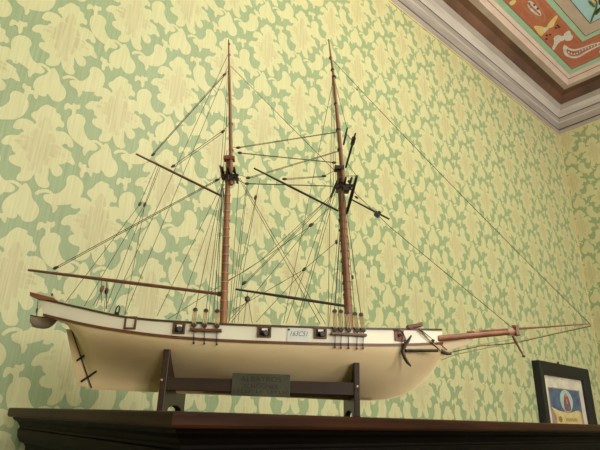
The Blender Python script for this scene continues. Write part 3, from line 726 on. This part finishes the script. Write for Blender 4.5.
# main shrouds, both sides, with dead-eyes
def tacklep(px, py, par, sz=1.0):
    p, yaw = on_hull(px, py, .006); h = MB(); r = .0046*sz
    h.lathe(p, (math.sin(-yaw)*0, -1, 0), [(-.002, r*.8), (-.001, r), (.001, r), (.002, r*.8)], 12); return h.build('deadeye', MT['deadeye'], par, smooth=True)
def shroudset(xs, yup, ylo, chx0, chx1, chy, ybot, tops, mastt):
    pa, ya = on_hull(chx0, chy[0], 0); pb2, yb = on_hull(chx1, chy[1], 0)
    ch = MB(); mid = (pa+pb2)/2; d = pb2-pa
    ch.box(mid+Vector((0, -.004, 0)), (d.length, .010, .0048), Matrix.Rotation(math.atan2(d.y, d.x), 3, 'Z')); cho = ch.build('channel_board', MT['wale'], ship, bevel=.0008)
    for (x, xl), yu, yl, yb_ in zip(xs, yup, ylo, ybot):
        tacklep(xl, yl, cho); 
        pl, _ = on_hull(xl, yl, .006); z = pl.z; s = .0
        pu = on_hull(x, yu, .0045)[0]
        h = MB(); h.lathe(pu, (0,-1,0), [(-.002,.0034),(-.001,.0044),(.001,.0044),(.002,.0034)], 12); h.build('deadeye', MT['deadeye'], cho, smooth=True)
        h = MB(); 
        for dx in (-.0026, 0, .0026): h.tube([pl+Vector((dx,-.001,.002)), pu+Vector((dx,-.001,-.002))], .0012, 5)
        h.build('lanyard', MT['ropel'], cho)
        pe = on_hull(xl-.3, yb_, .004)[0]; h = MB(); h.tube([pl, pe], .0008, 5); h.lathe(pe, (0,-1,0), [(-.002,.0018),(.001,.0018)], 8); h.build('chain_plate', MT['black'], cho)
        tp = L(P(*tops)); h = MB(); h.tube([pu, tp], .00062, 5); h.build('shroud', MT['rope'], ship)
        h = MB(); h.tube([Vector((pu.x, -pu.y, pl.z)), Vector((tp.x, -tp.y, tp.z))], .0005, 5); h.build('shroud', MT['rope'], ship)
shroudset([(195.3,194),(206,204.5),(217.2,217)], [310,311,311.5], [325,325.3,325.8], 190.5, 222, (330.3,331), [343,343.5,344.3], (222.5,183,-.012), 0)
shroudset([(334.7,335.2),(340.8,341.2),(346.9,348.9),(355,357.2),(361,363.3)], [311.5,311.8,313,314.2,315], [329.3,329.5,329.8,330,330], 330.8, 366, (334.4,335.2), [347.3,347.8,348,348.5,348.2], (343.5,188,-.012), 0)
block(352.5,277.2,-.03,.8,'block',(0,0,1))
# topmast backstays
line([(229,60),(219.5,183,-.03)]); line([(229.6,60),(223,183,.03)]); line([(226.8,118),(213.5,322,-.02)]); line([(227,150,0),(208,322,.09)])
line([(332.2,76),(328,326,-.08)]); line([(332.6,76),(333.5,185,-.03)]); line([(333,76),(336,186,.03)]); line([(333.2,80),(283.5,323,.08)]); line([(334,186),(286,323.5,.07)]); line([(334.8,186),(296,324,-.08)]); line([(336,190),(298.5,324.5,.08)]); line([(334.5,80),(346.5,127,-.10)])
line([(352,140,-.10),(346,134,-.02)]); line([(346.7,162,-.02),(355.8,175,-.12)]); line([(346,176,-.02),(356.5,176,-.13)])
# between the masts
def pair(a, c, w=1.2, r=.0006):
    line([(a[0], a[1], -.004), (c[0], c[1], -.004)], r=r); line([(a[0], a[1]+w, .004), (c[0], c[1]+w*.6, .004)], r=r)
pair((238.4,147.2),(337.5,131.8),.9); pair((240,152.8),(334,162.4),.5); pair((248.4,177.6),(343,149.5),1.2); pair((284.6,178.8),(324,176),1.2); pair((247,183.4),(333,186),.6)
for x, y, dz in ((238.4,147.6,.15),(240,152.8,-.1),(248.4,177.8,.2),(247,183.6,0),(284.6,179,.1),(324,176,.1),(334,162.6,0)): block(x, y, -.004, .95, 'block', (1,0,dz))
line([(324,176),(338,169)]); line([(230.8,147),(238,147.6)]); line([(248,178),(232,172)]); line([(247,184),(232,178)])
line([(230.6,66),(336,172)])
line([(238.5,178),(320,323.3,-.08)]); line([(240,178),(325.5,324,.08)])
line([(246.5,184.5,0),(229.5,321,.07)]); line([(247.5,184.5,0),(234,306,-.05),(232.5,323,-.09)]); line([(260.5,178,0),(256,197,0)]); line([(255.7,199,0),(240,270,0),(234.5,323,-.085)]); line([(256.2,199,.01),(243.5,270,.01),(238,323,.085)])
block(255.6,197.4,0,1.05,'block',(.25,0,1)); line([(239,178),(229,323,.085)])
line([(311,225,0),(331,206,0)]); line([(311,225,0),(231,322.5,-.06)]); line([(311,225.8,0),(246,270.5,.02),(225,282,.02)]); block(311,225,0,1.15,'block',(.8,0,.6))
line([(333.5,193,-.01),(244.5,283,-.01)]); line([(334.5,194.5,.006),(245.5,283.6,.006)]); block(244,283,-.004,1.05,'block',(.7,0,.7))
line([(337,241.5,0),(304.6,269,0)]); line([(304.2,269.4,0),(232,311,.03)]); line([(303.5,271,0),(256,322,.06)]); block(304.4,269.2,0,1,'block',(.7,0,.7)); block(336.5,242,-.004,.9,'dark',(0,0,1))
b = MB(); p = L(P(247.3,299,-.01)); b.lathe(p, (0,0,1), [(-.006,.002),(-.003,.0052),(.003,.0052),(.006,.002)], 8); b.build('rigging_block', MT['deadeye'], ship, smooth=True)
line([(247.4,291,-.004),(247.3,297,-.01)]); line([(246.5,301,-.01),(243.7,323.5,-.085)]); line([(248.3,301,-.01),(252.3,323.5,-.085)]); line([(247.3,301,-.01),(230.5,318.5,.05)])
# head stays
line([(330.7,58,0),(591,325,0)], r=.00062, sag=.008); b = MB(); p = L(P(357,89.5,0)); b.lathe(p, (.4,0,-1), [(-.003,.0006),(0,.0018),(.003,.0006)], 6); b.build('knot', MT['rope'], ship)
line([(346,184,0),(389.5,226.5,0),(515.5,330.5,0)], r=.00062); block(356.5,197.3,-.004,.8,'dark',(.8,0,-.6))
line([(441,360,0),(455,354.6,0),(517,341.5,0),(591,325,0)], 'ropel', .0009); line([(450,352.5,0),(480,346,0),(515,343,-.002),(591,326,0)], 'rope', .0008); line([(468,347,0),(514,339,0)], 'ropel', .0007)
b = MB(); p = L(P(518,341.8,-.004)); b.lathe(p, (0,-1,0), [(-.001,.0018),(.001,.0018),(.002,.0008)], 8); b.build('ring_bolt', MT['nail'], ship)
# cathead, anchor and its ropes
b = MB(); ca, cb = L(P(407, 327.2, -.055)), L(P(421.8, 325, -.055)); cd_ = cb-ca; Rc = Matrix.Rotation(-math.atan2(cd_.z, cd_.x), 3, 'Y')
b.box((ca+cb)/2, (cd_.length, .016, .0062), Rc); b.box(ca.lerp(cb, .22)+Vector((0, 0, -.003)), (.007, .014, .004), Rc); b.box(ca.lerp(cb, .85)+Vector((0, 0, .0025)), (.009, .014, .004), Rc)
b.build('cathead', MT['capwood'], ship, bevel=.0006)
an = MB(); ta = -.066
an.tube([L(P(405.5,350.4,ta)), L(P(437.5,350.6,-.045))], rad(0,3.0)*.93, 8); an.build('anchor_shank', MT['iron'], ship, smooth=True)
an = MB(); an.tube([L(P(x, y, ta)) for x, y in [(411.3,335.5),(408,341),(404,347),(402.6,351.5),(404.5,357.5),(407.5,362.5),(411,366.3)]], [.0014,.0028,.0034,.0036,.0034,.003,.0014], 8); an.build('anchor_arms', MT['dark'], ship, smooth=True)
line([(393,330,-.068),(399,329.5,-.072),(402.5,332,-.072),(405,338,-.07),(404.5,345,-.068)], 'block', .0013)
line([(400,330,-.07),(404,335,-.07),(406,341,-.068)], 'block', .0010)
line([(416,329,-.05),(425,337,-.045),(433,343,-.035),(441,351,-.012)], 'ropel', .0010); line([(421,330,-.045),(432,339,-.03),(442.5,346,-.01),(447,350,-.003)], 'blockr', .0009); line([(419,329,-.048),(434,345,-.03),(440,350.5,-.012)], 'dark', .0009)
b = MB(); p = L(P(432.7,341.6,-.035)); b.lathe(p, (.3,0,1), [(-.0045,.0005),(-.001,.0028),(.004,.0028),(.0045,.001)], 6); b.build('rigging_block', MT['dark'], ship)
b = MB(); b.tube([L(P(x, y, -.006)) for x, y in [(437.5,347.8),(442,351.5),(447,353.6),(451.5,354)]], [rad(0,3),rad(0,4),rad(0,3.2),rad(0,1.8)], 8); b.build('bow_timber', MT['rail'], ship, smooth=True)
# the little boat slung under the stern
bt = MB(); bc = P(46.0, 318.2, -.02); ln = 25*K1; hb = .014; dp = 9.5*K1
rows = []
for i in range(13):
    u = i/12; x = bc.x+(-ln/2+ln*u)*1.0; w = hb*(1-(max(0, u-.45)/.55)**2.2)*(.75+.25*min(1, u*4)); dd = dp*(1-(max(0, u-.5)/.5)**2.0*.95)
    if u < .2: x += 0
    zt = bc.z+.0035*(2*abs(u-.5))**2-.001
    rows.append([L((x+(.006 if (u == 0 and k_ in (3,4,5)) else 0), bc.y+w*cs, zt-dd*sn)) for k_, (cs, sn) in enumerate([(-1,0),(-.98,.25),(-.85,.6),(-.45,.92),(0,1),(.45,.92),(.85,.6),(.98,.25),(1,0)])])
n = 9; 
for i in range(12):
    for k in range(8): bt.f.append([i*n+k, i*n+k+1, (i+1)*n+k+1, (i+1)*n+k]); bt.m.append(0)
    bt.f.append([i*n+8, i*n, (i+1)*n, (i+1)*n+8]); bt.m.append(1)
bt.v = [tuple(v) for r in rows for v in r]; bt.f.append(list(range(n))); bt.m.append(0); bt.f.append([12*n+k for k in range(n)]); bt.m.append(0)
dinghy = bt.build('stern_boat', [MT['boat'], MT['rail']], ship, smooth=True); dinghy['label'] = 'small grey boat hung under the stern'
b = MB()
for k in (0, 8): b.tube([r[k]+Vector((0,0,.0006)) for r in rows], .0011, 6)
b.build('gunwale', MT['rail'], dinghy)
line([(38.2,298,-.02),(36.3,317.5,-.012)], 'dark', .0006, 'davit_line'); line([(58,303,.02),(56.5,318,-.012)], 'dark', .0005, 'davit_line')
b = MB(); b.lathe(L(P(36.8,310.5,-.014)), (0,0,1), [(-.005,.0008),(-.003,.0018),(.003,.0018),(.005,.0008)], 6); b.build('davit_block', MT['dark'], ship)
b = MB(); p = L(P(52,295,-.05)); b.lathe(p+Vector((0,0,-.002)), (0,0,1), [(0,.0015),(.003,.0015),(.004,.0026),(.005,.001)], 8); b.build('rail_knob', MT['dark'], ship)

# ------------------------------------------------------------------ light
def area(name, loc, rot, sx, sy, e, col):
    l = bpy.data.lights.new(name, 'AREA'); l.shape = 'RECTANGLE'; l.size = sx; l.size_y = sy; l.energy = e; l.color = col
    o = bpy.data.objects.new(name, l); COL.objects.link(o); o.location = loc; o.rotation_euler = rot; return o
for i, (a, c) in enumerate(wins):
    area('window_daylight', ((a+c)/2, YB-.14, (wz0+wz1)/2), (PI/2, 0, 0), c-a, wz1-wz0, 90, (1, .94, .84))
w = bpy.data.worlds.new('world'); C.world = w; w.use_nodes = True
bg = w.node_tree.nodes['Background']; bg.inputs[0].default_value = (.75, .85, 1, 1); bg.inputs[1].default_value = 1.0
# ceiling lamp over the room
LP = Vector((1.35, -.45, 2.05))
lm = bpy.data.materials.new('warm_globe'); lm.use_nodes = True; e_ = lm.node_tree.nodes['Principled BSDF']
e_.inputs['Emission Color'].default_value = (1, .84, .60, 1); e_.inputs['Emission Strength'].default_value = 52; e_.inputs['Base Color'].default_value = (.9, .85, .75, 1)
lamp = empty('ceiling_lamp', (LP.x, LP.y, ZC)); tag(lamp, 'white glass globe lamp hanging from the painted ceiling', 'lamp')
b = MB(); b.lathe((0,0,LP.z-ZC), (0,0,1), [(-.2*math.cos(k*PI/14), .2*math.sin(k*PI/14)) for k in range(15)], 24); b.build('lamp_globe', lm, lamp, smooth=True)
b = MB(); b.tube([(0,0,LP.z-ZC+.195), (0,0,-.02)], .008, 8); b.build('lamp_rod', MT['iron'], lamp)
b = MB(); b.lathe((0,0,-.03), (0,0,1), [(0,.02),(.015,.055),(.03,.06)], 16); b.build('ceiling_rose', MT['iron'], lamp)

C.view_settings.view_transform = 'Standard'; C.view_settings.look = 'None'; C.view_settings.gamma = 1; C.view_settings.use_curve_mapping = False
C.view_settings.exposure = 0.14
